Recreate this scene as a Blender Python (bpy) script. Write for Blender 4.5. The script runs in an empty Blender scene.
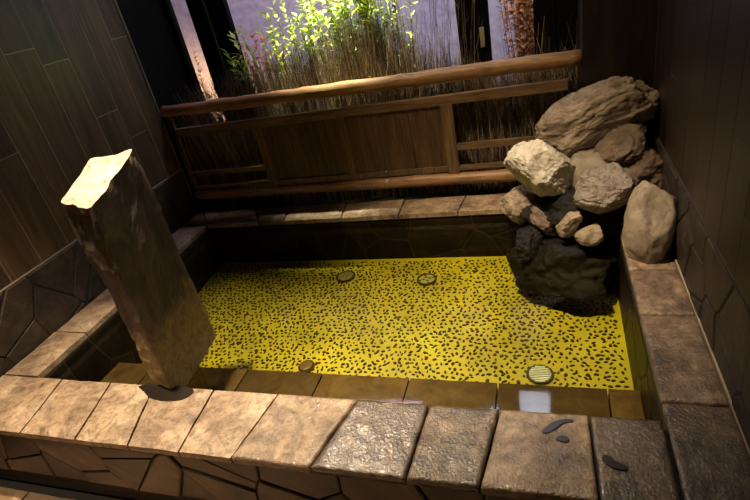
import bpy, bmesh, math, random
from mathutils import Vector, Matrix, noise
random.seed(7)
S = bpy.context.scene
COL = S.collection
# ------------------------------------------------------------------ camera
cam = bpy.data.cameras.new('camera'); co = bpy.data.objects.new('camera', cam); COL.objects.link(co)
co.matrix_world = Matrix(((0.94470778, 0.02852552, 0.32667034, 0.0),
                          (0.26653943, 0.51348651, -0.81565209, 0.0),
                          (-0.19100771, 0.8576234, 0.47749152, 1.4),
                          (0, 0, 0, 1)))
cam.sensor_width = 36; cam.lens = 518.68 / 750 * 36; cam.clip_start = 0.02
S.camera = co
S.view_settings.view_transform = 'Standard'; S.view_settings.look = 'None'
S.view_settings.exposure = 0.0; S.view_settings.gamma = 1; S.view_settings.use_curve_mapping = False
# ------------------------------------------------------------------ world: dusk sky
W = bpy.data.worlds.new('dusk'); S.world = W; W.use_nodes = True
wn = W.node_tree.nodes; wl = W.node_tree.links
bg = wn['Background']; bg.inputs[1].default_value = 0.35
tc = wn.new('ShaderNodeTexCoord'); sx = wn.new('ShaderNodeSeparateXYZ'); rp = wn.new('ShaderNodeValToRGB')
wl.new(tc.outputs['Generated'], sx.inputs[0]); wl.new(sx.outputs[2], rp.inputs[0]); wl.new(rp.outputs[0], bg.inputs[0])
rp.color_ramp.elements[0].color = (.30, .18, .20, 1); rp.color_ramp.elements[1].color = (.10, .16, .34, 1)
# ------------------------------------------------------------------ lights

def lamp(kind, loc, target, power, color, size=.08, angle=90, blend=.6, sy=None):
    l = bpy.data.lights.new('lamp_light', kind); l.energy = power; l.color = color
    if kind == 'AREA':
        l.size = size
        if sy: l.shape = 'RECTANGLE'; l.size_y = sy
    else: l.shadow_soft_size = size
    if kind == 'SPOT': l.spot_size = math.radians(angle); l.spot_blend = blend
    o = bpy.data.objects.new('lamp_light', l); COL.objects.link(o); o.location = loc
    d = Vector(target) - Vector(loc); o.rotation_euler = d.to_track_quat('-Z', 'Y').to_euler()
    return o
WARM = (1, .81, .56)
lamp('SPOT', (-1.57, 1.38, 2.62), (-1.62, 1.08, 0), 560, WARM, .035, 64, .9)        # downlight over the pillar and front coping
lamp('SPOT', (-0.55, 1.75, 2.62), (-.30, 2.10, -.3), 470, WARM, .035, 56, 1.0)       # downlight over the water
lamp('SPOT', (-.95, 2.05, 2.62), (-.16, 2.95, .45), 135, (1, .76, .47), .04, 60, 1.0)   # spot added to brighten the railing and the rocks
lamp('SPOT', (-1.82, 2.72, 2.62), (-.75, 1.15, 0), 330, WARM, .05, 42, .9)           # downlight by the window, grazing the front coping
lamp('SPOT', (-2.25, .55, 2.62), (-2.2, .75, -.4), 210, WARM, .05, 50, 1.0)             # downlight over the walkway
lamp('SPOT', (-1.05, 3.47, 2.6), (-1.27, 3.72, .9), 2500, (1, .95, .66), .04, 48, .9)  # plant lamp above the planter
lamp('AREA', (-2.2, 4.1, 3.1), (-2.4, 6, .6), 110, (.72, .52, .76), 1.2)              # unseen area lights added to tint the garden wall like dusk
lamp('AREA', (-.2, 4.3, 3.1), (-.9, 6, .6), 90, (.46, .64, .95), 1.2)
lamp('SPOT', (-3.6, 4.6, .0), (-4.4, 6, -.3), 420, (1, .60, .30), .1, 110, 1)

# ------------------------------------------------------------------ materials
class M:
    def __init__(s, name):
        s.m = bpy.data.materials.new(name); s.m.use_nodes = True
        s.n = s.m.node_tree.nodes; s.l = s.m.node_tree.links; s.b = s.n['Principled BSDF']
        s.out = s.n['Material Output']
    def node(s, t, **k):
        x = s.n.new(t)
        for a, v in k.items(): setattr(x, a, v)
        return x
    def coord(s, scale=(1, 1, 1), kind='Object'):
        t = s.node('ShaderNodeTexCoord'); mp = s.node('ShaderNodeMapping')
        mp.inputs['Scale'].default_value = scale
        s.l.new(t.outputs[kind], mp.inputs[0]); return mp.outputs[0]
    def noise(s, vec, scale, detail=6, rough=.6, dist=0):
        x = s.node('ShaderNodeTexNoise'); x.inputs['Scale'].default_value = scale
        x.inputs['Detail'].default_value = detail; x.inputs['Roughness'].default_value = rough
        x.inputs['Distortion'].default_value = dist
        s.l.new(vec, x.inputs['Vector']); return x.outputs[0]
    def ramp(s, fac, *stops):
        x = s.node('ShaderNodeValToRGB'); e = x.color_ramp.elements
        while len(e) < len(stops): e.new(.5)
        for i, (p, c) in enumerate(stops): e[i].position = p; e[i].color = (*c, 1) if len(c) == 3 else c
        s.l.new(fac, x.inputs[0]); return x.outputs[0]
    def mix(s, fac, a, b, mode='MIX'):
        x = s.node('ShaderNodeMix', data_type='RGBA', blend_type=mode)
        for i, v in ((0, fac), (6, a), (7, b)):
            if isinstance(v, (int, float)): x.inputs[i].default_value = v
            elif isinstance(v, tuple): x.inputs[i].default_value = (*v, 1)
            else: s.l.new(v, x.inputs[i])
        return x.outputs[2]
    def attr(s, name='v'):
        a = s.node('ShaderNodeAttribute', attribute_name=name); q = s.node('ShaderNodeSeparateColor')
        s.l.new(a.outputs['Color'], q.inputs[0]); return q.outputs
    def maprange(s, v, a, b, c, d):
        x = s.node('ShaderNodeMapRange'); s.l.new(v, x.inputs[0])
        for i, k in enumerate((a, b, c, d)): x.inputs[i + 1].default_value = k
        return x.outputs[0]
    def bump(s, h, strength=.5, dist=.01, normal=None):
        x = s.node('ShaderNodeBump'); x.inputs['Strength'].default_value = strength; x.inputs['Distance'].default_value = dist
        s.l.new(h, x.inputs['Height'])
        if normal is not None: s.l.new(normal, x.inputs['Normal'])
        return x.outputs[0]
    def set(s, color=None, rough=None, normal=None, metal=None, spec=None):
        for k, v in (('Base Color', color), ('Roughness', rough), ('Normal', normal), ('Metallic', metal), ('Specular IOR Level', spec)):
            if v is None: continue
            if isinstance(v, (int, float)): s.b.inputs[k].default_value = v
            elif isinstance(v, tuple): s.b.inputs[k].default_value = (*v, 1)
            else: s.l.new(v, s.b.inputs[k])
        return s.m

def m_coping():
    k = M('wet_slate'); v = k.coord(); a = k.attr()
    n1 = k.noise(v, 5, 8, .65, .6); n2 = k.noise(v, 38, 8, .7); n3 = k.noise(v, 14, 4, .6, 1.2)
    dry = k.ramp(n1, (.3, (.15, .105, .072)), (.5, (.36, .27, .185)), (.68, (.56, .46, .34)))
    dry = k.mix(a[0], dry, (.30, .20, .11), 'MIX') if False else dry
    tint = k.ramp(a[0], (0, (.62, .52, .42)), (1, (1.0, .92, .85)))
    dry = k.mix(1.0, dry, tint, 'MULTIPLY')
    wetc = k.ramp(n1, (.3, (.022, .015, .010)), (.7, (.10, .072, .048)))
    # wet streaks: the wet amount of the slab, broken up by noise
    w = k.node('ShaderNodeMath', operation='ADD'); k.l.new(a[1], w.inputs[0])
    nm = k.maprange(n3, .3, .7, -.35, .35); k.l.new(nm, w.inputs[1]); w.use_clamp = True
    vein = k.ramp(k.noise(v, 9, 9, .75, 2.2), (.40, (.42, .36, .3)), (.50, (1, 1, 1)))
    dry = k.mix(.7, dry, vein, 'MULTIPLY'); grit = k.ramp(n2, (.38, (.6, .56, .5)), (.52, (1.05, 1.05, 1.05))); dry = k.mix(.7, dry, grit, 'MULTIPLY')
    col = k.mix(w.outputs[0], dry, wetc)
    bl = k.noise(v, 95, 3, .55, .4)
    nb = k.bump(n1, .45, .012); nb = k.bump(bl, .8, .007, nb); nb = k.bump(n2, .6, .005, nb)
    r = k.maprange(w.outputs[0], 0, 1, .48, .3)
    cn = k.bump(bl, .38, .005); film = k.maprange(k.noise(v, 11, 5, .65, .8), .38, .6, .12, 1); cwt = k.node('ShaderNodeMath', operation='MULTIPLY'); k.l.new(w.outputs[0], cwt.inputs[0]); k.l.new(film, cwt.inputs[1]); k.l.new(cwt.outputs[0], k.b.inputs['Coat Weight']); k.b.inputs['Coat Roughness'].default_value = .09; k.b.inputs['Coat IOR'].default_value = 1.42; k.l.new(cn, k.b.inputs['Coat Normal'])
    return k.set(col, r, nb)

def m_slate(name, c0, c1, c2, rough=.5, scale=4, bs=.6, spec=.5):
    k = M(name); v = k.coord(); a = k.attr()
    n1 = k.noise(v, scale, 8, .65, .8); n2 = k.noise(v, 30, 6, .7)
    col = k.ramp(n1, (.3, c0), (.5, c1), (.72, c2))
    tint = k.ramp(a[0], (0, (.55, .5, .48)), (1, (1.2, 1.1, 1.0)))
    col = k.mix(1.0, col, tint, 'MULTIPLY')
    nb = k.bump(n1, bs, .015); nb = k.bump(n2, bs * .5, .004, nb)
    return k.set(col, rough, nb, None, spec)

def m_plank(name='wood_look_tile', gain=1.0, axis='z'):
    k = M(name); a = k.attr()
    sc = {'z': (9, 9, .9), 'x': (.9, 9, 9)}[axis]
    t = k.node('ShaderNodeTexCoord'); add = k.node('ShaderNodeVectorMath', operation='ADD')
    sc3 = k.node('ShaderNodeCombineXYZ')
    mul = k.node('ShaderNodeMath', operation='MULTIPLY'); mul.inputs[1].default_value = 37.0
    k.l.new(a[0], mul.inputs[0])
    for i in range(3): k.l.new(mul.outputs[0], sc3.inputs[i])
    k.l.new(t.outputs['Object'], add.inputs[0]); k.l.new(sc3.outputs[0], add.inputs[1])
    mp = k.node('ShaderNodeMapping'); mp.inputs['Scale'].default_value = sc; k.l.new(add.outputs[0], mp.inputs[0])
    n1 = k.noise(mp.outputs[0], 1.6, 8, .62, 1.5); n2 = k.noise(mp.outputs[0], 9, 5, .7, .4)
    g = gain
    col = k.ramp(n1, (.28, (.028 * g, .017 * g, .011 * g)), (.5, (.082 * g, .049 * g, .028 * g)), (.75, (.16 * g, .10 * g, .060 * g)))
    tint = k.ramp(a[0], (0, (.72, .68, .66)), (1, (1.15, 1.1, 1.0)))
    col = k.mix(1.0, col, tint, 'MULTIPLY')
    nb = k.bump(n2, .18, .003)
    return k.set(col, .42, nb)

def m_wood(name, c0, c1, c2, sc=(1.2, 14, 14), rough=.45):
    k = M(name); v = k.coord(sc)
    n1 = k.noise(v, 1.3, 8, .62, 1.2); n2 = k.noise(v, 6, 6, .7, .5)
    col = k.ramp(n1, (.3, c0), (.52, c1), (.75, c2))
    dk = k.ramp(n2, (.35, (.45, .4, .35)), (.55, (1, 1, 1)))
    col = k.mix(.8, col, dk, 'MULTIPLY')
    return k.set(col, rough, k.bump(n2, .5, .004))

def m_rock(name, c0, c1, c2, rough=.75, strat=(1, 1, 1), bs=.9):
    k = M(name); v = k.coord(); vs = k.coord(strat)
    n1 = k.noise(v, 5, 8, .6, .5); n2 = k.noise(vs, 22, 8, .7, .6); n3 = k.noise(vs, 75, 5, .7)
    col = k.ramp(n1, (.3, c0), (.5, c1), (.7, c2))
    pit = k.ramp(n2, (.36, (.35, .3, .26)), (.5, (1, 1, 1)))
    col = k.mix(.75, col, pit, 'MULTIPLY')
    nb = k.bump(n2, bs, .014); nb = k.bump(n3, bs * .5, .004, nb)
    return k.set(col, rough, nb)

def m_plain(name, c, rough=.5, metal=0.0, var=.0):
    k = M(name)
    v = k.coord(); n = k.noise(v, 12, 5, .6)
    lo = tuple(x * (1 - .35) for x in c)
    col = k.ramp(n, (.3, lo), (.65, c))
    return k.set(col, rough, k.bump(n, .15, .003), metal)

def m_leaf(name, c0, c1, trans=.35):
    k = M(name); a = k.attr()
    col = k.ramp(a[0], (0, c0), (1, c1))
    k.set(col, .5)
    tr = k.node('ShaderNodeBsdfTranslucent'); k.l.new(col, tr.inputs[0])
    mx = k.node('ShaderNodeMixShader'); mx.inputs[0].default_value = trans
    k.l.new(k.b.outputs[0], mx.inputs[1]); k.l.new(tr.outputs[0], mx.inputs[2]); k.l.new(mx.outputs[0], k.out.inputs[0])
    return k.m

def m_clear(name, tint, ior, rough, bump_scale=0, bump_str=0):
    k = M(name); k.n.remove(k.b)
    t = k.node('ShaderNodeBsdfTransparent'); t.inputs[0].default_value = (*tint, 1)
    g = k.node('ShaderNodeBsdfGlossy'); g.inputs['Roughness'].default_value = rough
    # Schlick reflectance from the facing ratio
    lw = k.node('ShaderNodeLayerWeight'); lw.inputs[0].default_value = .5
    pw = k.node('ShaderNodeMath', operation='POWER'); k.l.new(lw.outputs['Facing'], pw.inputs[0]); pw.inputs[1].default_value = 5
    f0 = ((ior - 1) / (ior + 1)) ** 2 * 1.5
    f = k.node('ShaderNodeMath', operation='MULTIPLY_ADD'); k.l.new(pw.outputs[0], f.inputs[0]); f.inputs[1].default_value = 1 - f0; f.inputs[2].default_value = f0
    if bump_scale:
        v = k.coord((1, 1.6, 1)); n = k.noise(v, bump_scale, 3, .5, .3)
        nb = k.bump(n, bump_str, .01)
        k.l.new(nb, g.inputs['Normal']); k.l.new(nb, lw.inputs['Normal'])
    mx = k.node('ShaderNodeMixShader'); k.l.new(f.outputs[0], mx.inputs[0])
    k.l.new(t.outputs[0], mx.inputs[1]); k.l.new(g.outputs[0], mx.inputs[2]); k.l.new(mx.outputs[0], k.out.inputs[0])
    return k.m

def m_emit(name, c, s):
    k = M(name); k.b.inputs['Emission Color'].default_value = (*c, 1); k.b.inputs['Emission Strength'].default_value = s
    return k.set(c, .5)

COPE = m_coping()
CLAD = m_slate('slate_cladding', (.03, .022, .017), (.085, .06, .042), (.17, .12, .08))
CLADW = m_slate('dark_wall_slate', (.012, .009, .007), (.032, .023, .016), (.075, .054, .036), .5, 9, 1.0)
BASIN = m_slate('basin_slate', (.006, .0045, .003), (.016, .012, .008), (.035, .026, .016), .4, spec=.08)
LEDGE = m_slate('ledge_tile', (.055, .036, .013), (.10, .068, .026), (.15, .108, .045), .5, 9, .3, spec=.1)
FLOORT = m_slate('floor_stone', (.24, .16, .10), (.45, .32, .21), (.6, .47, .33), .35)
GROUT = m_plain('dark_grout', (.02, .015, .012), .8)
GROUTL = m_plain('pale_grout', (.36, .28, .19), .7)
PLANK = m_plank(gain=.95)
PLANK_SHADED = m_plank('shaded_wood_look_tile', .24)  # same tile as the left wall, with the right wall's shade in its colour
BLACK = m_plain('black_frame', (.004, .004, .004), .75); BLACK.node_tree.nodes['Principled BSDF'].inputs['Specular IOR Level'].default_value = .08
TRIMM = m_plain('trim_metal', (.30, .26, .2), .35, .6)
LOG = m_wood('peeled_log', (.16, .075, .028), (.36, .19, .08), (.55, .34, .16))
RAILW = m_wood('weathered_rail', (.09, .05, .025), (.20, .115, .055), (.32, .2, .1))
PANEL = m_wood('panel_board', (.05, .026, .012), (.115, .06, .027), (.19, .105, .05), (14, 14, 1.2))
POST = m_wood('panel_post', (.07, .04, .02), (.17, .10, .048), (.26, .16, .08), (14, 14, 1.2))
PILLAR_TOP = m_rock('split_stone_face', (.30, .25, .18), (.46, .39, .29), (.56, .49, .38))
ROCK_TAN = m_rock('tan_rock', (.16, .115, .07), (.30, .225, .145), (.42, .33, .22), .75, (1, 1, 2.6))
ROCK_PALE = m_rock('pale_rock', (.36, .31, .23), (.52, .46, .35), (.66, .60, .48))
ROCK_GREY = m_rock('grey_striated_rock', (.14, .11, .085), (.27, .22, .17), (.40, .33, .26), .7, (2.4, 1, 3), 1.0)
ROCK_BROWN = m_rock('brown_rock', (.07, .045, .028), (.15, .10, .06), (.24, .17, .11))
ROCK_RIVER = m_rock('river_rock', (.17, .125, .085), (.28, .215, .15), (.36, .285, .2), .6, (1, 1, 1), .35)
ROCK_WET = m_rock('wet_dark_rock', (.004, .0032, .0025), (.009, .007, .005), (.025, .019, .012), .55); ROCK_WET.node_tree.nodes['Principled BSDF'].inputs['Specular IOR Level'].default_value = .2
MORTAR = m_plain('mortar', (.24, .19, .13), .8)
SOIL = m_plain('soil', (.03, .022, .015), .9)
DRAIN = m_plain('drain_steel', (.75, .82, .70), .35, .0)
DRAIND = m_plain('drain_rim', (.05, .045, .02), .4)
def m_matfloor():
    k = M('yellow_mat'); v = k.coord(); n = k.noise(v, 3, 4, .6)
    n2 = k.noise(v, 90, 3, .6)
    col = k.ramp(n, (.3, (.32, .285, .010)), (.55, (.45, .395, .012)), (.75, (.58, .51, .016)))
    return k.set(col, .5, k.bump(n2, .2, .003))
YMAT = m_matfloor()
PEB = m_plain('dark_pebble', (.035, .026, .008), .45)
def m_pillar():
    k = M('pillar_stone'); v = k.coord(); vs = k.coord((1, 1, .55))
    n1 = k.noise(vs, 6, 8, .65, 1.2); n2 = k.noise(v, 26, 8, .7, .5); n3 = k.noise(vs, 3.2, 5, .6, 1.5)
    col = k.ramp(n1, (.32, (.018, .011, .007)), (.5, (.065, .042, .026)), (.68, (.15, .10, .062)))
    # ochre mineral crust low on the pillar
    sp = k.node('ShaderNodeSeparateXYZ'); t = k.node('ShaderNodeTexCoord'); k.l.new(t.outputs['Object'], sp.inputs[0])
    h = k.maprange(sp.outputs[2], .0, .6, .62, -.15)
    ad = k.node('ShaderNodeMath', operation='ADD'); k.l.new(h, ad.inputs[0]); k.l.new(n3, ad.inputs[1])
    f = k.ramp(ad.outputs[0], (.72, (0, 0, 0)), (.86, (1, 1, 1)))
    och = k.ramp(n2, (.3, (.16, .09, .02)), (.7, (.40, .27, .10)))
    col = k.mix(f, col, och)
    nb = k.bump(n1, 1.0, .03); nb = k.bump(n2, .8, .010, nb)
    return k.set(col, .5, nb)
PILLAR = m_pillar()
WATER = m_clear('bath_water_surface', (.88, .86, .66), 1.33, .05, 3, .03)
GLASS = m_clear('window_glass', (.93, .94, .96), 1.45, 0.0)
PLASTER = m_plain('garden_plaster', (.55, .5, .5), .9)
WARMW = m_plain('dark_plaster', (.02, .013, .009), .7)
TWIG = m_leaf('twig', (.03, .018, .012), (.66, .52, .32), .0)  # few pale tones among dark ones stand in for flecks of grazing light
GREEN = m_leaf('green_leaf', (.24, .42, .03), (.82, .88, .20), .4)
STEM = m_plain('green_stem', (.16, .2, .05), .6)
BSTEM = m_plain('brown_stem', (.12, .07, .04), .7)
ORANGE = m_leaf('autumn_leaf', (.30, .13, .05), (.66, .38, .15), .35)
RED = m_leaf('russet_leaf', (.35, .07, .02), (.65, .22, .05), .35)
YELLOW = m_leaf('golden_leaf', (.6, .36, .04), (.85, .6, .08), .35)

# ------------------------------------------------------------------ mesh helpers
class MB:
    def __init__(s): s.v = []; s.f = []; s.a = []; s.m = []; s.mats = []
    def add(s, vs, fs, val=(.5, 0, 0), mi=0, smooth=False):
        o = len(s.v); s.v += [tuple(p) for p in vs]; s.a += [val] * len(vs)
        s.f += [tuple(i + o for i in f) for f in fs]; s.m += [(mi, smooth)] * len(fs)
    def box(s, x0, x1, y0, y1, z0, z1, val=(.5, 0, 0), mi=0):
        v = [(x, y, z) for z in (z0, z1) for y in (y0, y1) for x in (x0, x1)]
        s.add(v, [(0, 2, 3, 1), (4, 5, 7, 6), (0, 1, 5, 4), (2, 6, 7, 3), (0, 4, 6, 2), (1, 3, 7, 5)], val, mi)
    def tube(s, pts, rad, n=8, val=(.5, 0, 0), mi=0, cap=True, wob=0, ws=6.0):
        pts = [Vector(p) for p in pts]; vs = []; fs = []
        for i, p in enumerate(pts):
            d = (pts[min(i + 1, len(pts) - 1)] - pts[max(i - 1, 0)]).normalized()
            up = Vector((0, 0, 1)) if abs(d.z) < .9 else Vector((1, 0, 0))
            a = d.cross(up).normalized(); b = a.cross(d)
            r = rad[i] if isinstance(rad, (list, tuple)) else rad
            for j in range(n):
                t = 2 * math.pi * j / n; q = p + (a * math.cos(t) + b * math.sin(t)) * r
                if wob: q += (a * math.cos(t) + b * math.sin(t)) * wob * noise.noise(q * ws)
                vs.append(q)
        for i in range(len(pts) - 1):
            for j in range(n):
                fs.append((i * n + j, i * n + (j + 1) % n, (i + 1) * n + (j + 1) % n, (i + 1) * n + j))
        if cap: fs.append(tuple(range(n))[::-1]); fs.append(tuple((len(pts) - 1) * n + j for j in range(n)))
        s.add(vs, fs, val, mi, True)
    def build(s, name, mats, parent=None, loc=None, bevel=0):
        me = bpy.data.meshes.new(name)
        L = Vector(loc) if loc else Vector((0, 0, 0))
        me.from_pydata([tuple(Vector(p) - L) for p in s.v], [], s.f)
        at = me.attributes.new('v', 'FLOAT_COLOR', 'POINT')
        at.data.foreach_set('color', [c for a in s.a for c in (*a, 1)])
        if not isinstance(mats, (list, tuple)): mats = [mats]
        for m in mats: me.materials.append(m)
        me.polygons.foreach_set('material_index', [m[0] for m in s.m])
        me.polygons.foreach_set('use_smooth', [m[1] for m in s.m])
        me.update()
        o = bpy.data.objects.new(name, me); COL.objects.link(o); o.location = L
        if parent:
            o.parent = parent
            o.location = L - world_loc(parent)
        if bevel:
            b = o.modifiers.new('bevel', 'BEVEL'); b.width = bevel; b.segments = 2; b.limit_method = 'ANGLE'
        return o
def world_loc(o):
    v = Vector(o.location)
    while o.parent: o = o.parent; v += o.location
    return v
def tag(o, label=None, cat=None, group=None, kind=None):
    if label: o['label'] = label
    if cat: o['category'] = cat
    if group: o['group'] = group
    if kind: o['kind'] = kind
    return o
def struct(o, label=None): o['kind'] = 'structure'; return tag(o, label)
def empty(name, loc, label, cat, group=None):
    o = bpy.data.objects.new(name, None); COL.objects.link(o); o.location = loc; o.empty_display_size = .1
    return tag(o, label, cat, group)

def clip(poly, n, d):      # keep p.n <= d
    out = []
    for i in range(len(poly)):
        a, b = poly[i], poly[(i + 1) % len(poly)]
        da = a[0] * n[0] + a[1] * n[1] - d; db = b[0] * n[0] + b[1] * n[1] - d
        if da <= 0: out.append(a)
        if (da < 0) != (db < 0) and abs(da - db) > 1e-12:
            t = da / (da - db); out.append((a[0] + (b[0] - a[0]) * t, a[1] + (b[1] - a[1]) * t))
    return out
def voronoi(w, h, nx, ny, rnd, jit=.5):
    sd = [((i + .5 + (.5 if j % 2 else 0) * .6 + rnd.uniform(-jit, jit)) * w / nx, (j + .5 + rnd.uniform(-jit, jit)) * h / ny)
          for i in range(-1, nx + 1) for j in range(ny)]
    cells = []
    for i, a in enumerate(sd):
        p = [(0, 0), (w, 0), (w, h), (0, h)]
        for j, b in enumerate(sd):
            if i == j: continue
            n = (b[0] - a[0], b[1] - a[1])
            if n[0] ** 2 + n[1] ** 2 > (w * .7 + h) ** 2: continue
            p = clip(p, n, ((b[0] ** 2 + b[1] ** 2) - (a[0] ** 2 + a[1] ** 2)) / 2)
            if len(p) < 3: break
        if len(p) >= 3: cells.append(p)
    return cells
def inset(poly, g):
    p = poly
    area = sum(poly[i][0] * poly[(i + 1) % len(poly)][1] - poly[(i + 1) % len(poly)][0] * poly[i][1] for i in range(len(poly)))
    for i in range(len(poly)):
        a, b = poly[i], poly[(i + 1) % len(poly)]
        e = (b[0] - a[0], b[1] - a[1]); L = math.hypot(*e)
        if L < 1e-6: continue
        n = (e[1] / L, -e[0] / L)
        if area < 0: n = (-n[0], -n[1])
        p = clip(p, n, n[0] * a[0] + n[1] * a[1] - g)
        if len(p) < 3: return []
    return p
def cladding(mb, org, U, V, N, w, h, nx, ny, seed, gap=.006, dep=.014):
    rnd = random.Random(seed); org, U, V, N = map(Vector, (org, U, V, N))
    flip = U.cross(V).dot(N) < 0
    for c in voronoi(w, h, nx, ny, rnd):
        a = inset(c, gap)
        if not a: continue
        b = inset(a, .006)
        if not b or len(b) != len(a): b = a
        d = dep * rnd.uniform(.6, 1.2); n = len(a); tilt = (rnd.uniform(-.02, .02), rnd.uniform(-.02, .02))
        c0 = a[0]
        lo = [org + U * p[0] + V * p[1] for p in a]
        mid = [org + U * p[0] + V * p[1] + N * (d - .004) for p in a]
        hi = [org + U * p[0] + V * p[1] + N * d for p in b]
        fs = [(i, (i + 1) % n, n + (i + 1) % n, n + i) for i in range(n)] + [(n + i, n + (i + 1) % n, 2 * n + (i + 1) % n, 2 * n + i) for i in range(n)]
        fs.append(tuple(range(2 * n, 3 * n)))
        if flip: fs = [f[::-1] for f in fs]
        mb.add(lo + mid + hi, fs, (rnd.random(), 0, 0), 0)

def slab(mb, quad, zt, th, wet=0.0, rnd=.5, gap=.004, amp=.004, step=.035, mi=0):
    rip = .0016 * min(1, wet * 1.3) if wet > .2 and mi == 0 and step == .035 else 0
    if rip: step = .009
    return slab_(mb, quad, zt, th, wet, rnd, gap, amp, step, mi, rip)
def slab_(mb, quad, zt, th, wet, rnd, gap, amp, step, mi, rip):
    """one split-stone slab: corners a,b,c,d (counter-clockwise), rough top, chipped edges"""
    q = inset([tuple(p) for p in quad], gap)
    if len(q) != 4: q = quad
    a, b, c, d = [Vector((p[0], p[1])) for p in q]
    nu = max(3, int((b - a).length / step)); nv = max(3, int((d - a).length / step))
    vs = []; seed = Vector((rnd * 50, 3, 7))
    for j in range(nv + 1):
        for i in range(nu + 1):
            u, v = i / nu, j / nv
            p = a * (1 - u) * (1 - v) + b * u * (1 - v) + c * u * v + d * (1 - u) * v
            e = i in (0, nu) or j in (0, nv)
            z = zt + amp * noise.noise(Vector((p.x * 6, p.y * 6, 0)) + seed) + amp * .6 * noise.noise(Vector((p.x * 22, p.y * 22, 0)) + seed)
            if rip: z += rip * noise.noise(Vector((p.x * 62, p.y * 62, 0)) + seed) + rip * .5 * noise.noise(Vector((p.x * 110, p.y * 110, 9)) + seed)
            if e:
                z -= .003 if rip else .006
                w = noise.noise(Vector((p.x * 18, p.y * 18, 5)) + seed) * .004
                cc = (a + b + c + d) / 4; p = p + (cc - p).normalized() * (abs(w))
            vs.append((p.x, p.y, z))
    W = nu + 1; fs = [(j * W + i, j * W + i + 1, (j + 1) * W + i + 1, (j + 1) * W + i) for j in range(nv) for i in range(nu)]
    ring = [i for i in range(W)] + [j * W + nu for j in range(1, nv + 1)] + [nv * W + i for i in range(nu - 1, -1, -1)] + [j * W for j in range(nv - 1, 0, -1)]
    o = len(vs); vs += [(vs[k][0], vs[k][1], zt - th) for k in ring]; n = len(ring)
    fs += [(ring[k], o + k, o + (k + 1) % n, ring[(k + 1) % n]) for k in range(n)]
    fs.append(tuple(o + k for k in range(n))[::-1])
    mb.add(vs, fs, (rnd, wet, 0), mi, bool(rip))

def plank_wall(mb, x, sign, y0, y1, z0, z1, pitch, phase, offs, seed, length=1.2, gap=.0024, th=.0045):
    rnd = random.Random(seed); k = math.floor((y0 - phase) / pitch)
    while phase + k * pitch < y1:
        a = max(y0, phase + k * pitch); b = min(y1, phase + (k + 1) * pitch)
        if b - a > .01:
            off = offs.get(k, rnd.uniform(0, length)); zz = off - math.ceil((off - z0) / length) * length
            while zz < z1:
                c = max(z0, zz); d = min(z1, zz + length)
                if d - c > .01:
                    xa, xb = sorted((x, x + sign * th))
                    mb.box(xa, xb, a + gap, b - gap, c + gap, d - gap, (rnd.random(), 0, 0), 0)
                zz += length
        k += 1

# ------------------------------------------------------------------ room shell
FZ = -.40; CZ = 2.7; XL = -2.61; XR = .523; YF = -1.2
# floor of random stone slabs with a shaded gutter beside the bath
mb = MB(); mb.box(XL - .2, XR + .2, YF - .2, 3.8, FZ - .12, FZ - .02, (.3, 0, 0), 1)
rr = random.Random(4)
x = XL
for j, (ya, yb) in enumerate(((.56, .965), (.14, .56), (-.4, .14), (-1.2, -.4))):
    x = XL - rr.uniform(0, .2)
    while x < XR:
        w = rr.uniform(.3, .5); a = max(x, XL + .01); b = min(x + w, XR - .21 if j < 2 else XR - .01)
        if b - a > .04: slab(mb, [(a, ya), (b, ya), (b, yb), (a, yb)], FZ, .02, .1, rr.random(), .005)
        x += w
struct(mb.build('floor', [FLOORT, GROUT]))
mb = MB(); mb.box(XL - .2, XR + .2, YF - .2, 3.62, CZ, CZ + .1); struct(mb.build('ceiling', WARMW))
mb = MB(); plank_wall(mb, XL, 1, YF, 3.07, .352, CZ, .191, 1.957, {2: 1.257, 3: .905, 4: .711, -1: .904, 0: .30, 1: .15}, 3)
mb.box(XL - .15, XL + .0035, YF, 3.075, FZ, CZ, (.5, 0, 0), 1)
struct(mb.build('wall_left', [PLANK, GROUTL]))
mb = MB(); cladding(mb, (XL + .002, YF, FZ), (0, 1, 0), (0, 0, 1), (1, 0, 0), 3.07 - YF, .345 - FZ, 17, 4, 11, .004, .012)
mb.box(XL - .01, XL + .006, YF, 3.07, FZ, .346, (.5, 0, 0), 1)
mb.box(XL - .01, XL + .011, YF, 3.07, .346, .352, (.5, 0, 0), 2)
struct(mb.build('trim_1', [CLADW, GROUT, GROUTL]))
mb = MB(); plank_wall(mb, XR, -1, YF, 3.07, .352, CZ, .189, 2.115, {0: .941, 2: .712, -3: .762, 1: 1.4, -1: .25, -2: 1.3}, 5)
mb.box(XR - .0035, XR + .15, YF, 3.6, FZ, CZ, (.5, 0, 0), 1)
struct(mb.build('wall_right', [PLANK_SHADED, m_plain('shaded_grout', (.10, .072, .05), .7)]))  # grout darkened too, shade of this wall put into its colour
mb = MB(); cladding(mb, (XR - .002, YF, FZ), (0, 1, 0), (0, 0, 1), (-1, 0, 0), 3.07 - YF, .345 - FZ, 17, 4, 12, .004, .012)
mb.box(XR - .006, XR + .01, YF, 3.07, FZ, .346, (.5, 0, 0), 1)
struct(mb.build('trim_2', [CLADW, GROUT]))
mb = MB(); mb.box(XL - .15, XR + .15, YF - .15, YF, FZ, CZ); struct(mb.build('wall_front', WARMW))
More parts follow.
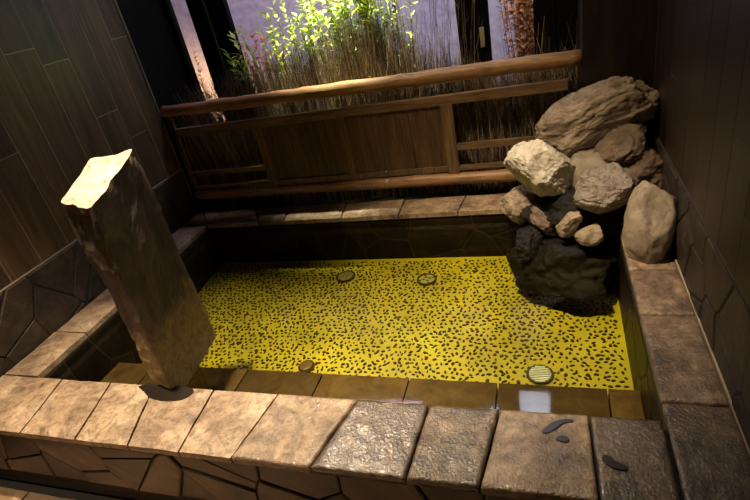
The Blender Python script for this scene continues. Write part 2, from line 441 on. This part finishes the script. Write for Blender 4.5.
# back wall: plank-clad return beside the window, black left reveal, sill
mb = MB(); mb.box(.17, XR, 3.07, 3.62, FZ, CZ, (.4, 0, 0)); struct(mb.build('wall_back', m_plank('dark_back_board', .2)))
mb = MB(); mb.box(XL - .15, XL, 3.078, 3.62, FZ, CZ); struct(mb.build('wall_reveal', BLACK))
mb = MB(); mb.box(XL, XL + .012, 3.066, 3.078, .0, CZ); struct(mb.build('trim_3', TRIMM))
mb = MB(); mb.box(XL, .17, 3.07, 3.62, FZ, -.06); struct(mb.build('floor_planter', SOIL))
# windows: three panes in black frames
def window(name, x0, x1, sl, sr, handle=None):
    z0, z1, y0, y1 = -.06, CZ, 3.545, 3.60
    m = MB()
    if sl: m.box(x0, x0 + sl, y0, y1, z0, z1)
    if sr: m.box(x1 - sr, x1, y0, y1, z0, z1)
    m.box(x0 + sl, x1 - sr, y0, y1, z0, z0 + .09); m.box(x0 + sl, x1 - sr, y0, y1, z1 - .08, z1)
    if sr > .12: m.box(x1 - sr * .55, x1 - sr * .5, y0 - .012, y0, z0, z1)
    o = struct(m.build(name, BLACK, bevel=.003))
    g = MB(); g.box(x0 + sl - .005, x1 - sr + .005, 3.571, 3.577, z0 + .085, z1 - .075); g.build('glass', GLASS, o)
    if handle:
        h = MB(); h.box(*handle); h.build('handle', m_plain('pale_handle', (.50, .42, .30), .4), o, bevel=.004)
    return o
window('window_1', XL, -2.275, .035, .145)
mb = MB(); mb.box(-2.279, -2.271, 3.535, 3.545, -.06, CZ); struct(mb.build('trim_4', m_plain('green_weatherstrip', (.10, .13, .09), .5)))
window('window_2', -2.27, -.455, .145, .085)
window('window_3', -.45, .17, .105, .25, (-.405, -.375, 3.528, 3.545, .80, .92))

# ------------------------------------------------------------------ outside
mb = MB(); mb.box(-9, 4, 3.62, 9, -.6, -.5); struct(mb.build('ground', SOIL))
mb = MB(); mb.box(-9, 4, 6, 6.15, -.5, 3.6); struct(mb.build('wall_garden', PLASTER))
mb = MB(); mb.box(-3.2, 1, 3.62, 4.7, 3.5, 3.6); struct(mb.build('ceiling_eave', WARMW))  # unseen slab added to hang the glowing box from

# ------------------------------------------------------------------ the bath
bath = empty('soaking_bath', (-1.03, 1.9, FZ), 'sunken stone soaking bath with slate coping and a yellow pebbled bottom', 'bath')
BL, BR, BF, BB = -2.37, .31, 1.29, 2.84
# coping (split slate slabs)
J = [(-2.60, -2.60), (-2.205, -2.13), (-1.911, -1.829), (-1.671, -1.56), (-1.36, -1.325), (-1.053, -1.10), (-.716, -.791), (-.441, -.46), (-.192, -.232), (.091, .10), (.306, .306)]
wet = [.05, .0, .0, .0, .02, .25, .9, .85, .48, .95]  # right end is wet, and raised further to darken it for the shade there
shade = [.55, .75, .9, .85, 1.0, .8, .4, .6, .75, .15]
mb = MB()
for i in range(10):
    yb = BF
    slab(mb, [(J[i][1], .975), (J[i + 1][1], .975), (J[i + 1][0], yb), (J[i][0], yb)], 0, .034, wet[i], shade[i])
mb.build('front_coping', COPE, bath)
mb = MB()
for a, b, s, w in ((BF, 1.62, .8, .15), (1.62, 2.05, .7, .1), (2.05, 2.46, .6, .2), (2.46, 2.82, .8, .15)):
    slab(mb, [(XL + .012, a), (BL, a), (BL, b), (XL + .012, b)], .0, .034, w, s)
mb.build('left_coping', COPE, bath)
mb = MB()
K = [(-2.598, -2.598), (-2.37, -2.55), (-1.94, -2.089), (-1.748, -1.796), (-1.322, -1.354), (-.928, -.936), (-.551, -.528), (-.22, -.2), (.14, .14), (.30, .30)]
ws = [.4, .15, .75, .15, .1, .1, .1, .4, .5]
for i in range(9):
    y0 = BB - (.012 if i else .0)
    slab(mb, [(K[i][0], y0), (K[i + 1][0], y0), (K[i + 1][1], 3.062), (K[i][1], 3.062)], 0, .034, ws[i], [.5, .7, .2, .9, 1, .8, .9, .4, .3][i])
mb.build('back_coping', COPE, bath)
mb = MB()
for a, b, s, w in ((.3, .62, .1, .9), (.62, .95, .1, .9), (.95, 1.365, .1, .9), (1.365, 1.825, .35, .6), (1.825, 2.15, .6, .45), (2.15, 2.6, .7, .3), (2.6, 3.06, .4, .3)):  # nearest slabs set wetter so their colour carries the lamp falloff
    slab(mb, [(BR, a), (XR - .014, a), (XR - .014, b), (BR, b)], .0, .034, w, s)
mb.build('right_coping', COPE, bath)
mb = MB(); mb.box(XR - .018, XR - .012, .3, 3.0, -.02, .008); mb.build('joint_strip', GROUTL, bath)
# masonry under the coping and inner faces
mb = MB(); mb.box(XL + .01, BR + .2, 1.0, BF - .004, FZ, -.034, (.3, 0, 0), 1)
cladding(mb, (XL + .012, 1.002, -.31), (1, 0, 0), (0, 0, 1), (0, -1, 0), 2.92, .275, 13, 2, 21, .004, .016)
cladding(mb, (BL, BF - .006, -.45), (1, 0, 0), (0, 0, 1), (0, 1, 0), 2.68, .41, 9, 2, 22, .003, .006)
mb.build('front_wall', [CLAD, GROUT], bath)
mb = MB(); mb.box(XL + .01, BL - .004, BF, 3.06, FZ, -.034, (.3, 0, 0), 1)
cladding(mb, (BL - .006, BF, -.45), (0, 1, 0), (0, 0, 1), (1, 0, 0), 1.55, .41, 5, 2, 23, .003, .006)
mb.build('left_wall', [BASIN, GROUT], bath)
mb = MB(); mb.box(BL, .5, BB + .004, 3.06, FZ, -.034, (.3, 0, 0), 1)
cladding(mb, (BL, BB + .006, -.45), (1, 0, 0), (0, 0, 1), (0, -1, 0), 2.68, .41, 9, 2, 24, .003, .006)
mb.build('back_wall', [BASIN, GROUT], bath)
mb = MB(); mb.box(BR + .004, XR - .014, .3, BB, FZ, -.034, (.3, 0, 0), 1)
cladding(mb, (BR + .006, BF, -.45), (0, 1, 0), (0, 0, 1), (-1, 0, 0), 1.55, .41, 5, 2, 25, .003, .006)
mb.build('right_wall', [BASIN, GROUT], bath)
# underwater step of big tiles along the front
mb = MB(); x = BL
for w in (.26, .20, .40, .42, .44, .40, .44, .12):
    b = min(x + w, BR); slab(mb, [(x, BF), (b, BF), (b, 1.70), (x, 1.70)], -.28, .17, 0, random.random(), .003, .002, .06); x = b
mb.build('underwater_step', LEDGE, bath)
# pebbled bottom
def fz(y): return -.42 + (y - 1.75) * .078
mb = MB(); n = 24; vs = []; fs = []
for j in range(n + 1):
    y = 1.70 + (BB - 1.70) * j / n
    vs += [(BL, y, fz(y)), (BR, y, fz(y))]
fs = [(2 * j, 2 * j + 1, 2 * j + 3, 2 * j + 2) for j in range(n)]
mb.add(vs, fs, (.5, 0, 0), 0)
pr = random.Random(9); pts = []
sp = .0305; ny = int(1.13 / (sp * .87)); nx = int(2.68 / sp)
for j in range(ny):
    for i in range(nx):
        px = BL + (i + .5 + (.5 if j % 2 else 0)) * sp + pr.uniform(-.0085, .0085); py = 1.712 + j * sp * .87 + pr.uniform(-.0085, .0085)
        if px > BR - .02 or py > BB - .02 or pr.random() < .05: continue
        r1 = pr.uniform(.0085, .0145); r2 = r1 * pr.uniform(.45, .75); th = pr.uniform(0, 3.14); hgt = .004; z = fz(py)
        c, s_ = math.cos(th), math.sin(th); vv = []; m = 7
        for (k, hz) in ((1.0, 0.0), (.72, hgt)):
            for q in range(m):
                t = 2 * math.pi * q / m; ax, ay = r1 * k * math.cos(t), r2 * k * math.sin(t)
                vv.append((px + ax * c - ay * s_, py + ax * s_ + ay * c, z + hz))
        ff = [(q, (q + 1) % m, m + (q + 1) % m, m + q) for q in range(m)] + [tuple(range(m, 2 * m))]
        mb.add(vv, ff, (pr.random(), 0, 0), 1)
mb.build('pebbled_bottom', [YMAT, PEB], bath)

# water
mb = MB(); nx, ny = 90, 52; vs = []
for j in range(ny + 1):
    for i in range(nx + 1):
        x = BL + .002 + (BR - BL - .004) * i / nx; y = BF + .002 + (BB - BF - .006) * j / ny
        d = math.hypot(x - .05, y - 2.35)
        vs.append((x, y, -.065 + .0009 * math.exp(-max(0, d - .25) * 7) * math.sin(d * 75)))
Wd = nx + 1; mb.add(vs, [(j * Wd + i, j * Wd + i + 1, (j + 1) * Wd + i + 1, (j + 1) * Wd + i) for j in range(ny) for i in range(nx)], (.5, 0, 0), 0, True)
tag(mb.build('bath_water', WATER), 'clear still water filling the stone bath', 'water', kind='stuff')

# drain covers
def drain(loc, rad, label, style, rz, tilt=True):
    t = empty('drain_cover', loc, label, 'drain cover', 'round drain covers on the bath bottom')
    m = MB(); n = 40; vs = []; fs = []
    for k, (r, z) in enumerate(((rad, 0), (rad, .006), (rad * .86, .006), (rad * .86, .002))):
        vs += [(loc[0] + r * math.cos(2 * math.pi * q / n), loc[1] + r * math.sin(2 * math.pi * q / n), loc[2] + z) for q in range(n)]
    for k in range(3): fs += [(k * n + q, k * n + (q + 1) % n, (k + 1) * n + (q + 1) % n, (k + 1) * n + q) for q in range(n)]
    m.add(vs, fs, (.5, 0, 0), 0, False); m.build('rim', DRAIND, t, loc)
    g = MB(); r = rad * .85
    g.add([(loc[0] + r * math.cos(2 * math.pi * q / n), loc[1] + r * math.sin(2 * math.pi * q / n), loc[2] + .002) for q in range(n)], [tuple(range(n))], (.5, 0, 0), 1)
    if style == 'bars':
        k = 9
        for i in range(k):
            yy = -r + (i + .5) * 2 * r / k; hw = math.sqrt(max(0, r * r - yy * yy)) * .95
            g.box(loc[0] - hw, loc[0] + hw, loc[1] + yy - r / k * .62, loc[1] + yy + r / k * .62, loc[2] + .002, loc[2] + .007)
    elif style == 'herring':
        g.box(loc[0] - .008, loc[0] + .008, loc[1] - r * .95, loc[1] + r * .95, loc[2] + .002, loc[2] + .007)
        for sgn in (-1, 1):
            for i in range(-4, 5):
                y0 = i * r / 4.5
                for st in range(10):
                    u = .012 + st * r / 10; yy = y0 + u * .6
                    if math.hypot(u + r / 10, yy) < r * .97:
                        g.box(loc[0] + min(sgn * u, sgn * (u + r / 10)), loc[0] + max(sgn * u, sgn * (u + r / 10)), loc[1] + yy - .005, loc[1] + yy + .005, loc[2] + .002, loc[2] + .0065)
    else:
        g.add([(loc[0] + r * .93 * math.cos(2 * math.pi * q / n), loc[1] + r * .93 * math.sin(2 * math.pi * q / n), loc[2] + .006) for q in range(n)], [tuple(range(n))], (.5, 0, 0), 0)
        for a in range(4):
            ca, sa = math.cos(a * math.pi / 2 + .4), math.sin(a * math.pi / 2 + .4)
            cx, cy = loc[0] + ca * r * .38, loc[1] + sa * r * .38
            g.add([(cx + r * .17 * math.cos(2 * math.pi * q / 10), cy + r * .17 * math.sin(2 * math.pi * q / 10), loc[2] + .0065) for q in range(10)], [tuple(range(10))], (.5, 0, 0), 1)
            g.box(loc[0] + ca * r * .8 - .006, loc[0] + ca * r * .8 + .006, loc[1] + sa * r * .8 - .006, loc[1] + sa * r * .8 + .006, loc[2] + .006, loc[2] + .0068, mi=1)
    g.build('grate', [DRAIN if style == 'bars' else m_plain('tinted_steel', (.5, .47, .14), .4, .2), DRAIND], t, loc)
    return t
drain((-1.304, 2.648, fz(2.648) + .003), .065, 'round drain grate with a herringbone pattern at the back of the bath', 'herring', 0)
drain((-.75, 2.608, fz(2.608) + .003), .062, 'round outlet cover with four holes at the back of the bath', 'holes', 0)
drain((-.08, 1.886, fz(1.886) + .003), .062, 'bright barred drain cover at the front step beside the reflection', 'bars', 0)
m = MB(); n = 24; px, py = -1.281, 1.86; zz = fz(py) + .002
m.tube([(px, py, zz), (px, py, zz + .012)], .045, n); m.tube([(px, py, zz + .012), (px, py, zz + .018)], [.045, .03], n)
tag(m.build('floor_plug', m_plain('brown_plug', (.16, .10, .02), .4)), 'small brown round plug half hidden behind the underwater step', 'plug')

# ------------------------------------------------------------------ leaning-looking stone pillar
def pillar():
    base0 = [(-1.664, 1.291), (-1.546, 1.250), (-1.588, 1.672), (-1.72, 1.66)]
    top = [(-1.800, 1.400, .835), (-1.529, 1.290, .845), (-1.597, 1.665, .935), (-1.785, 1.615, .925)]
    body = MB(); cap = MB(); nz = 46; ns = 14; rings = []
    for k in range(nz + 1):
        t = k / nz; z0 = -.285 + t * (.285); ring = []
        f = k / nz
        cs = []
        for i in range(4):
            zb = -.278; zt = top[i][2]; z = zb + (zt - zb) * f
            s = max(0, z) / zt
            # the foot narrows, the shaft swells soon above it
            sw = s ** .8
            bx, by = base0[i]
            if z < -.06: bx, by = bx + (-1.64 - bx) * .55, by + (1.42 - by) * .6
            x = bx + (top[i][0] - bx) * sw; y = by + (top[i][1] - by) * sw
            cs.append(Vector((x, y, z)))
        for i in range(4):
            a, b = cs[i], cs[(i + 1) % 4]
            for q in range(ns):
                u = q / ns; p = a.lerp(b, u)
                c = (cs[0] + cs[1] + cs[2] + cs[3]) / 4; d = p - c; d.z = 0; d.normalize()
                am = .009 * noise.noise(p * 6) + .006 * noise.noise(p * 17) + .004 * noise.noise(p * 40)
                if i == 0: am += .010 * noise.noise(Vector((p.x * 10, p.y * 10, p.z * 5)) + Vector((9, 2, 1)))
                if u == 0: am -= .006
                p = p + d * am
                if k == nz: p.z += .012 * noise.noise(Vector((p.x * 14, p.y * 14, 3)))
                if p.z < .004: p.y = max(p.y, BF + .012) ; 
                ring.append(p)
        rings.append(ring)
    n = 4 * ns
    vs = [p for r in rings for p in r]
    fs = [(k * n + q, k * n + (q + 1) % n, (k + 1) * n + (q + 1) % n, (k + 1) * n + q) for k in range(nz) for q in range(n)]
    body.add(vs, fs, (.5, 0, 0), 0, False); body.add(rings[0], [tuple(range(n))[::-1]])
    # split top face as grid of shrinking rings
    R = rings[-1]; c = sum(R, Vector()) / n; tv = list(R); L = 7
    for l in range(1, L):
        s = 1 - l / L
        for p in R:
            q = c + (p - c) * s; q.z += .010 * noise.noise(Vector((q.x * 16, q.y * 16, 8))) + .004 * noise.noise(q * 45); tv.append(q)
    tv.append(c)
    tf = [(l * n + q, l * n + (q + 1) % n, (l + 1) * n + (q + 1) % n, (l + 1) * n + q) for l in range(L - 1) for q in range(n)]
    tf += [((L - 1) * n + q, (L - 1) * n + (q + 1) % n, L * n) for q in range(n)]
    cap.add(tv, tf, (.5, 0, 0), 0, False)
    return body, cap
bd, cp = pillar()
pt = empty('stone_pillar', (-1.6, 1.45, -.28), 'tall rough dark stone pillar with a pale split top standing in the bath corner', 'pillar')
bd.build('shaft', PILLAR, pt); tag(cp.build('split_top', PILLAR_TOP, pt), 'pale split top face')
# ------------------------------------------------------------------ rock pile
def rock(c, r, rot, seed, mat, label, facets=9, amp=.12, cut=.78, sub=5, wav=1.5, name='boulder', sharp=.25, rough_=.8):
    bm = bmesh.new(); bmesh.ops.create_icosphere(bm, subdivisions=sub, radius=1)
    rn = random.Random(seed); pl = []
    for _ in range(int(facets * 1.6)):
        d = Vector((rn.gauss(0, 1), rn.gauss(0, 1), rn.gauss(0, 1))).normalized(); pl.append((d, rn.uniform(cut - .14, cut + .12)))
    off = Vector((seed * 3.7, seed * 1.3, 5))
    E = Matrix.Rotation(rot[2], 3, 'Z') @ Matrix.Rotation(rot[1], 3, 'Y') @ Matrix.Rotation(rot[0], 3, 'X')
    for v in bm.verts:
        p = v.co.copy(); n0 = p.normalized()
        for d, k in pl:
            s = p.dot(d)
            if s > k: p -= d * (s - k) * (1 - sharp * .3)
        p *= 1 + amp * noise.noise(n0 * wav + off) + amp * .45 * noise.noise(n0 * wav * 2.7 + off) + amp * .2 * noise.noise(n0 * wav * 7 + off)
        g = noise.noise(n0 * 3.1 + off * 2); g2 = noise.noise(n0 * 8 + off)
        p *= 1 - rough_ * (.10 * max(0, 1 - abs(g) * 9) + .035 * max(0, 1 - abs(g2) * 5)) + rough_ * .022 * noise.noise(n0 * 19 + off) + rough_ * .012 * noise.noise(n0 * 42 + off)
        p *= 1 - amp * .35 * max(0, noise.noise(Vector((n0.x * 3, n0.y * 3, n0.z * 9)) + off))
        v.co = E @ Vector((p.x * r[0], p.y * r[1], p.z * r[2]))
    me = bpy.data.meshes.new(name); bm.to_mesh(me); bm.free()
    for q in me.polygons: q.use_smooth = True
    me.materials.append(mat); o = bpy.data.objects.new(name, me); COL.objects.link(o); o.location = c
    return tag(o, label, 'rock', 'rocks piled in the corner of the bath')
rock((.225, 2.93, .47), (.30, .20, .175), (.1, -.38, .0), 1, ROCK_TAN, 'large tan boulder topping the rock pile beside the railing end', 8, .16, .8, sub=6, rough_=.28)
rock((.345, 2.80, .33), (.16, .14, .105), (0, -.5, .2), 2, ROCK_BROWN, 'brown boulder tucked right under the topmost boulder')
rock((.44, 2.74, .21), (.13, .15, .125), (0, -.2, .3), 3, ROCK_BROWN, 'dark reddish brown rock wedged against the right wall', amp=.18)
rock((-.05, 2.68, .30), (.195, .15, .14), (.2, .42, .1), 14, ROCK_PALE, 'pale cream boulder, brightest of the pile, facing the pool', 9, .10, .82, sub=6, rough_=.45)
rock((.262, 2.54, .225), (.195, .15, .122), (.2, .22, -.1), 5, ROCK_GREY, 'grey striated boulder in the middle of the pile', 12, .10, .74, sub=6, rough_=.6)
rock((.412, 2.31, .14), (.108, .12, .205), (-.3, .10, .1), 26, ROCK_RIVER, 'smooth upright river boulder standing on the right coping', 4, .10, .92, wav=1.1, rough_=.15)
rock((-.165, 2.74, .075), (.12, .12, .115), (0, .5, 0), 7, ROCK_TAN, 'rounded tan rock under the pale boulder on the back coping')
rock((-.05, 2.62, .02), (.12, .10, .065), (0, .5, .1), 8, ROCK_BROWN, 'low brown rock sloping down below the pale boulder', amp=.2)
rock((.075, 2.47, .07), (.055, .06, .085), (.2, .5, .2), 9, ROCK_TAN, 'small pointed stone below the gap between pale and grey boulders', 8, .2, .75, 4)
rock((.17, 2.45, .02), (.085, .07, .055), (.1, -.35, .2), 10, ROCK_TAN, 'small wedge stone under the grey boulder by the water', 8, .2, .75, 4)
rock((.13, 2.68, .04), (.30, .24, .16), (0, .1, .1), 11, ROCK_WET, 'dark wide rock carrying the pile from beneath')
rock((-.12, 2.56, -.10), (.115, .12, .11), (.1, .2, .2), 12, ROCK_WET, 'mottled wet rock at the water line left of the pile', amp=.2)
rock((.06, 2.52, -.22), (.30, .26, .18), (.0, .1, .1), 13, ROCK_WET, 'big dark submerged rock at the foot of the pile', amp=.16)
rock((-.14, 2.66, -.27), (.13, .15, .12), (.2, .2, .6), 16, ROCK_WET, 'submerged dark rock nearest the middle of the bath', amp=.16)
m = MB()
bm = bmesh.new(); bmesh.ops.create_icosphere(bm, subdivisions=4, radius=1)
for v in bm.verts:
    p = v.co; p *= 1 + .25 * noise.noise(p * 2.2 + Vector((4, 4, 4))); v.co = Vector((p.x * .20, p.y * .18, p.z * .20))
me = bpy.data.meshes.new('mortar_bed'); bm.to_mesh(me); bm.free()
for q in me.polygons: q.use_smooth = True
me.materials.append(MORTAR); o = bpy.data.objects.new('mortar_bed', me); COL.objects.link(o); o.location = (.24, 2.78, .14)
tag(o, 'pale mortar filling the gaps between the piled rocks', 'mortar')

# ------------------------------------------------------------------ railing
YR = 3.12
rail = empty('wooden_railing', (-1.2, YR, 0), 'rustic log railing with board panels in front of the window', 'railing')
def log(mb, p0, p1, r0, r1, n=60, wob=.006, seed=0):
    p0, p1 = Vector(p0), Vector(p1); pts = []; rad = []
    for i in range(n + 1):
        t = i / n; p = p0.lerp(p1, t)
        p.z += .004 * noise.noise(Vector((t * 3 + seed, 0, 0))); p.y += .003 * noise.noise(Vector((t * 4 + seed, 5, 0)))
        k = sum(math.exp(-((t - c) / .012) ** 2) for c in (.17, .41, .63, .84)) * .004
        pts.append(p); rad.append(r0 + (r1 - r0) * t + k + .003 * noise.noise(Vector((t * 9, seed, 2))))
    mb.tube(pts, rad, 20, wob=wob, ws=9)
m = MB(); log(m, (XL + .012, YR, .765), (.168, YR, .74), .040, .044, seed=1); m.build('top_log', LOG, rail)
m = MB(); log(m, (XL + .012, YR, .115), (.168, YR, .085), .036, .042, seed=4); m.build('bottom_log', LOG, rail)
def beam(mb, x0, x1, z0, z1, y0, y1, sag=.004, seed=1):
    n = 24; vs = []
    for i in range(n + 1):
        x = x0 + (x1 - x0) * i / n; dz = sag * noise.noise(Vector((x * 2, seed, 0)))
        za = z0 + (z1[0] - z0) * 0 if False else z0
        vs += [(x, y0, z0 + dz), (x, y0, z1 + dz), (x, y1, z1 + dz), (x, y1, z0 + dz)]
    fs = [(4 * i + k, 4 * i + 4 + k, 4 * i + 4 + (k + 1) % 4, 4 * i + (k + 1) % 4) for i in range(n) for k in range(4)]
    fs += [(0, 1, 2, 3), (4 * n + 3, 4 * n + 2, 4 * n + 1, 4 * n)]
    mb.add(vs, fs)
def fixn(o):
    bm = bmesh.new(); bm.from_mesh(o.data); bmesh.ops.recalc_face_normals(bm, faces=bm.faces); bm.to_mesh(o.data); bm.free(); return o
m = MB(); beam(m, XL + .012, .10, .575, .635, YR - .012, YR + .022); fixn(m.build('middle_rail', RAILW, rail, bevel=.004))
for x0, x1 in ((-1.93, -1.865), (-1.305, -1.255), (-.63, -.555)):
    m = MB(); m.box(x0, x1, YR - .014, YR + .018, .12, .585); m.build('post', POST, rail, bevel=.004)
for x0, x1 in ((-1.865, -1.305), (-1.255, -.63)):
    m = MB(); w = (x1 - x0) / 3
    for i in range(3): m.box(x0 + i * w + .002, x0 + (i + 1) * w - .002, YR + .002, YR + .014, .12, .58)
    o = m.build('board_panel', PANEL, rail)
    m = MB(); m.box(x0, x1, YR - .010, YR + .002, .145, .185); m.build('panel_rail', POST, o, bevel=.003)
for x0, x1, z0, z1 in ((XL + .015, -1.93, .27, .30), (XL + .06, -1.93, .165, .185), (-.555, .10, .285, .325), (-.555, .10, .15, .178)):
    m = MB(); beam(m, x0, x1, z0, z1, YR - .01, YR + .012); fixn(m.build('slat', RAILW, rail))
m = MB(); m.box(XL + .015, XL + .05, YR - .012, YR + .018, .12, .72); m.build('post', POST, rail, bevel=.004)

# ------------------------------------------------------------------ brushwood behind the railing
def prof(x):
    K = ((-2.6, .62), (-2.4, .82), (-2.2, .93), (-1.9, .98), (-1.5, .98), (-1.2, 1.14), (-.95, 1.08), (-.8, .94), (-.6, .82), (-.3, .70), (.14, .72))
    for (a, b), (c, d) in zip(K, K[1:]):
        if x <= c: return b + (d - b) * (x - a) / (c - a)
    return K[-1][1]
def twig(mb, x, y, h, lean, rn, r=.0024, br=2, z0=-.05):
    n = 5; pts = []; ca = rn.uniform(-.02, .02); va = rn.random() ** 2.2
    ly = rn.uniform(-.02, .05)
    for i in range(n + 1):
        t = i / n
        X = min(.155, max(XL + .012, x + lean * t ** 1.4 + ca * math.sin(t * 5)))
        pts.append((X, min(3.52, y + ly * t), z0 + (h - z0) * t))
    mb.tube(pts, [r * (1 - .75 * i / n) + .0003 for i in range(n + 1)], 3, (va, 0, 0), cap=False)
    for _ in range(br):
        k = rn.randint(2, 4); p = Vector(pts[k]); L = rn.uniform(.06, .22)
        d = Vector((rn.uniform(-.45, .45), rn.uniform(-.3, .3), 1)).normalized()
        e = p + d * L; e.x = min(.155, max(XL + .012, e.x)); e.y = min(3.52, max(3.19, e.y))
        mb.tube([p, (p + e) / 2 + Vector((rn.uniform(-.006, .006), 0, 0)), e], [r * .6, r * .45, .0003], 3, (va, 0, 0), cap=False)
mb = MB(); rn = random.Random(17)
for _ in range(4300):
    x = rn.uniform(XL + .015, .15)
    if x < -2.35 and rn.random() < .35: continue
    h = prof(x) * rn.triangular(.62, 1.08, .95)
    twig(mb, x, rn.uniform(3.20, 3.44), h, rn.gauss(-.02 if x > -2.2 else -.12, .08), rn)
for _ in range(60):          # long whips rising past the rest
    x = rn.uniform(-.95, -.45); twig(mb, x, rn.uniform(3.24, 3.42), rn.uniform(1.0, 1.4), rn.gauss(.03, .12), rn, .0016, 4)
for _ in range(22):
    x = rn.uniform(-.2, .1); twig(mb, x, rn.uniform(3.24, 3.42), rn.uniform(.75, .95), rn.gauss(.02, .09), rn, .002, 3)
tag(mb.build('brushwood', TWIG), 'dense screen of dry brown twigs between the railing and the window', 'brushwood', kind='stuff')

# ------------------------------------------------------------------ leafy plants
def leaf(mb, p, d, L, w, rn):
    d = d.normalized(); s = d.cross(Vector((rn.uniform(-.5, .5), rn.uniform(-.5, .5), 1))).normalized(); nrm = s.cross(d)
    a = p; b = p + d * L * .4 + s * w + nrm * w * .3; c = p + d * L - nrm * L * .12; e = p + d * L * .4 - s * w + nrm * w * .3; m = p + d * L * .45
    mb.add([a, b, c, e, m], [(0, 1, 4), (1, 2, 4), (2, 3, 4), (3, 0, 4)], (rn.random(), 0, 0), 0)
def sprig_plant(name, x, y, h, ns, rn, label, group, lmat, smat, L=.055, spread=.12, z0=-.06, hl=.35, ymax=3.53, cat='plant', nl=38, lw=.2):
    t = empty(name, (x, y, z0), label, cat, group); st = MB(); fo = MB()
    for _ in range(ns):
        hh = h * rn.uniform(.78, 1.05); lx, ly = rn.gauss(0, spread), rn.gauss(0, spread * .4); n = 8; pts = []
        ph = rn.uniform(0, 6)
        for i in range(n + 1):
            u = i / n; pts.append(Vector((x + lx * u + .012 * math.sin(u * 6 + ph), min(ymax - .02, y + ly * u), z0 + (hh - z0) * u)))
        st.tube(pts, [.004 * (1 - .7 * i / n) for i in range(n + 1)], 5, cap=False)
        for k in range(nl):
            u = hl + (1 - hl) * (k + rn.random()) / nl; f = min(n - .001, u * n); i = int(f); p = pts[i].lerp(pts[i + 1], f - i)
            az = rn.uniform(0, 6.28); d = Vector((math.cos(az), math.sin(az) * .6, rn.uniform(.2, 1.1)))
            if p.y + L > ymax and d.y > 0: d.y *= -1
            leaf(fo, p, d, L * rn.uniform(.7, 1.3), L * lw, rn)
    st.build('stem', smat, t); fo.build('foliage', lmat, t)
    return t
rn = random.Random(5)
spots = [(-1.98, 3.42, 1.20, 3, 'leafy green plant with two sparse sprigs at the far left of the planter'),
         (-1.74, 3.43, 1.26, 5, 'bright green leafy plant second from the left in the planter'),
         (-1.50, 3.42, 1.36, 13, 'bushy lime green plant left of the middle of the planter'),
         (-1.28, 3.41, 1.42, 18, 'dense brightly lit green plant behind the middle of the railing'),
         (-1.08, 3.43, 1.45, 20, 'tall glowing lime plant under the planter lamp'),
         (-.93, 3.44, 1.3, 9, 'green plant at the right end of the leafy row')]
for x, y, h, ns, lb in spots:
    sprig_plant('green_plant', x, y, h, ns, rn, lb, 'leafy green plants in the planter', GREEN, STEM, .06 if ns > 6 else .07, .10, hl=.5 if ns < 8 else .45)
sprig_plant('autumn_shrub', -2.25, 4.15, 1.05, 14, rn, 'russet red shrub seen through the glass at the left', 'garden shrubs outside the glass', RED, BSTEM, .05, .13, -.5, .45, 4.8, 'shrub', 40, .28)
sprig_plant('yellow_shrub', -3.12, 4.3, 1.0, 14, rn, 'thin golden leaved shrub outside the narrow left pane', 'garden shrubs outside the glass', YELLOW, BSTEM, .045, .22, -.5, .3, 4.9, 'shrub', 60, .3)
sprig_plant('autumn_tree', -.17, 4.75, 1.6, 34, rn, 'orange autumn tree outside the right hand window pane', 'garden shrubs outside the glass', ORANGE, BSTEM, .05, .12, -.5, .25, 5.4, 'tree', 70, .35)
lamp('SPOT', (-.3, 4.0, 1.6), (-.17, 4.75, .5), 65, (1, .7, .4), .08, 90, .8)
lamp('SPOT', (-2.6, 3.9, 2.6), (-2.8, 4.3, .6), 110, (1, .7, .4), .08, 80, .8)

# lantern added out of view to put its bright streak on the water
ln = empty('streak_lightbox', (-.215, 4.2, 3.5), 'square white lantern added unseen outside the right pane for its streak on the water', 'lightbox')
m = MB(); m.tube([(-.215, 4.2, 3.5), (-.215, 4.2, 3.37)], .006, 8); m.build('rod', BLACK, ln)
m = MB(); m.box(-.40, -.03, 4.08, 4.32, 2.60, 3.36); m.build('shade', m_emit('streak_lightbox_glow', (1, .95, .9), 11), ln)
m = MB()
for zz in (2.585, 3.36):
    m = MB(); m.box(-.41, -.02, 4.07, 4.33, zz, zz + .015); m.build('cap', BLACK, ln)

DARKWET_SHADOW = M('dark_wet_and_shadow').set((.015, .010, .007), .3)
# ------------------------------------------------------------------ puddles on the front coping, painted shadow at the pillar foot
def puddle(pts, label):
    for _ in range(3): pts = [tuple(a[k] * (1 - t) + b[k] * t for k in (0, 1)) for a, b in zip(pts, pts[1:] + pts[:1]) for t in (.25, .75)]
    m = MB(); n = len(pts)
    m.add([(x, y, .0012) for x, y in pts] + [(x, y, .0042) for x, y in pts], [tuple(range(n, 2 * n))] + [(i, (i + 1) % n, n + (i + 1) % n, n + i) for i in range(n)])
    tag(fixn(m.build('puddle', DARKWET_SHADOW)), label, 'puddle', 'puddles on the front coping')
puddle([(-.06, 1.20), (-.04, 1.195), (-.015, 1.215), (.01, 1.245), (.045, 1.25), (.04, 1.262), (.0, 1.258), (-.03, 1.235)], 'thin crescent puddle on the slab second from the right end')
puddle([(-.02, 1.175), (.02, 1.165), (.03, 1.185), (.005, 1.195)], 'tiny puddle below the crescent one')
puddle([(.11, 1.12), (.135, 1.09), (.18, 1.085), (.185, 1.10), (.15, 1.115), (.13, 1.14)], 'hooked dark puddle on the rightmost front slab')
def foot_shadow():  # flat dark patch painting the shadow below the pillar's wider top
    puddle([(-1.755, 1.275), (-1.69, 1.245), (-1.62, 1.205), (-1.53, 1.20), (-1.455, 1.215), (-1.43, 1.283), (-1.6, 1.285)], 'dark patch painting the pillar overhang shadow on the coping at its foot')
foot_shadow()
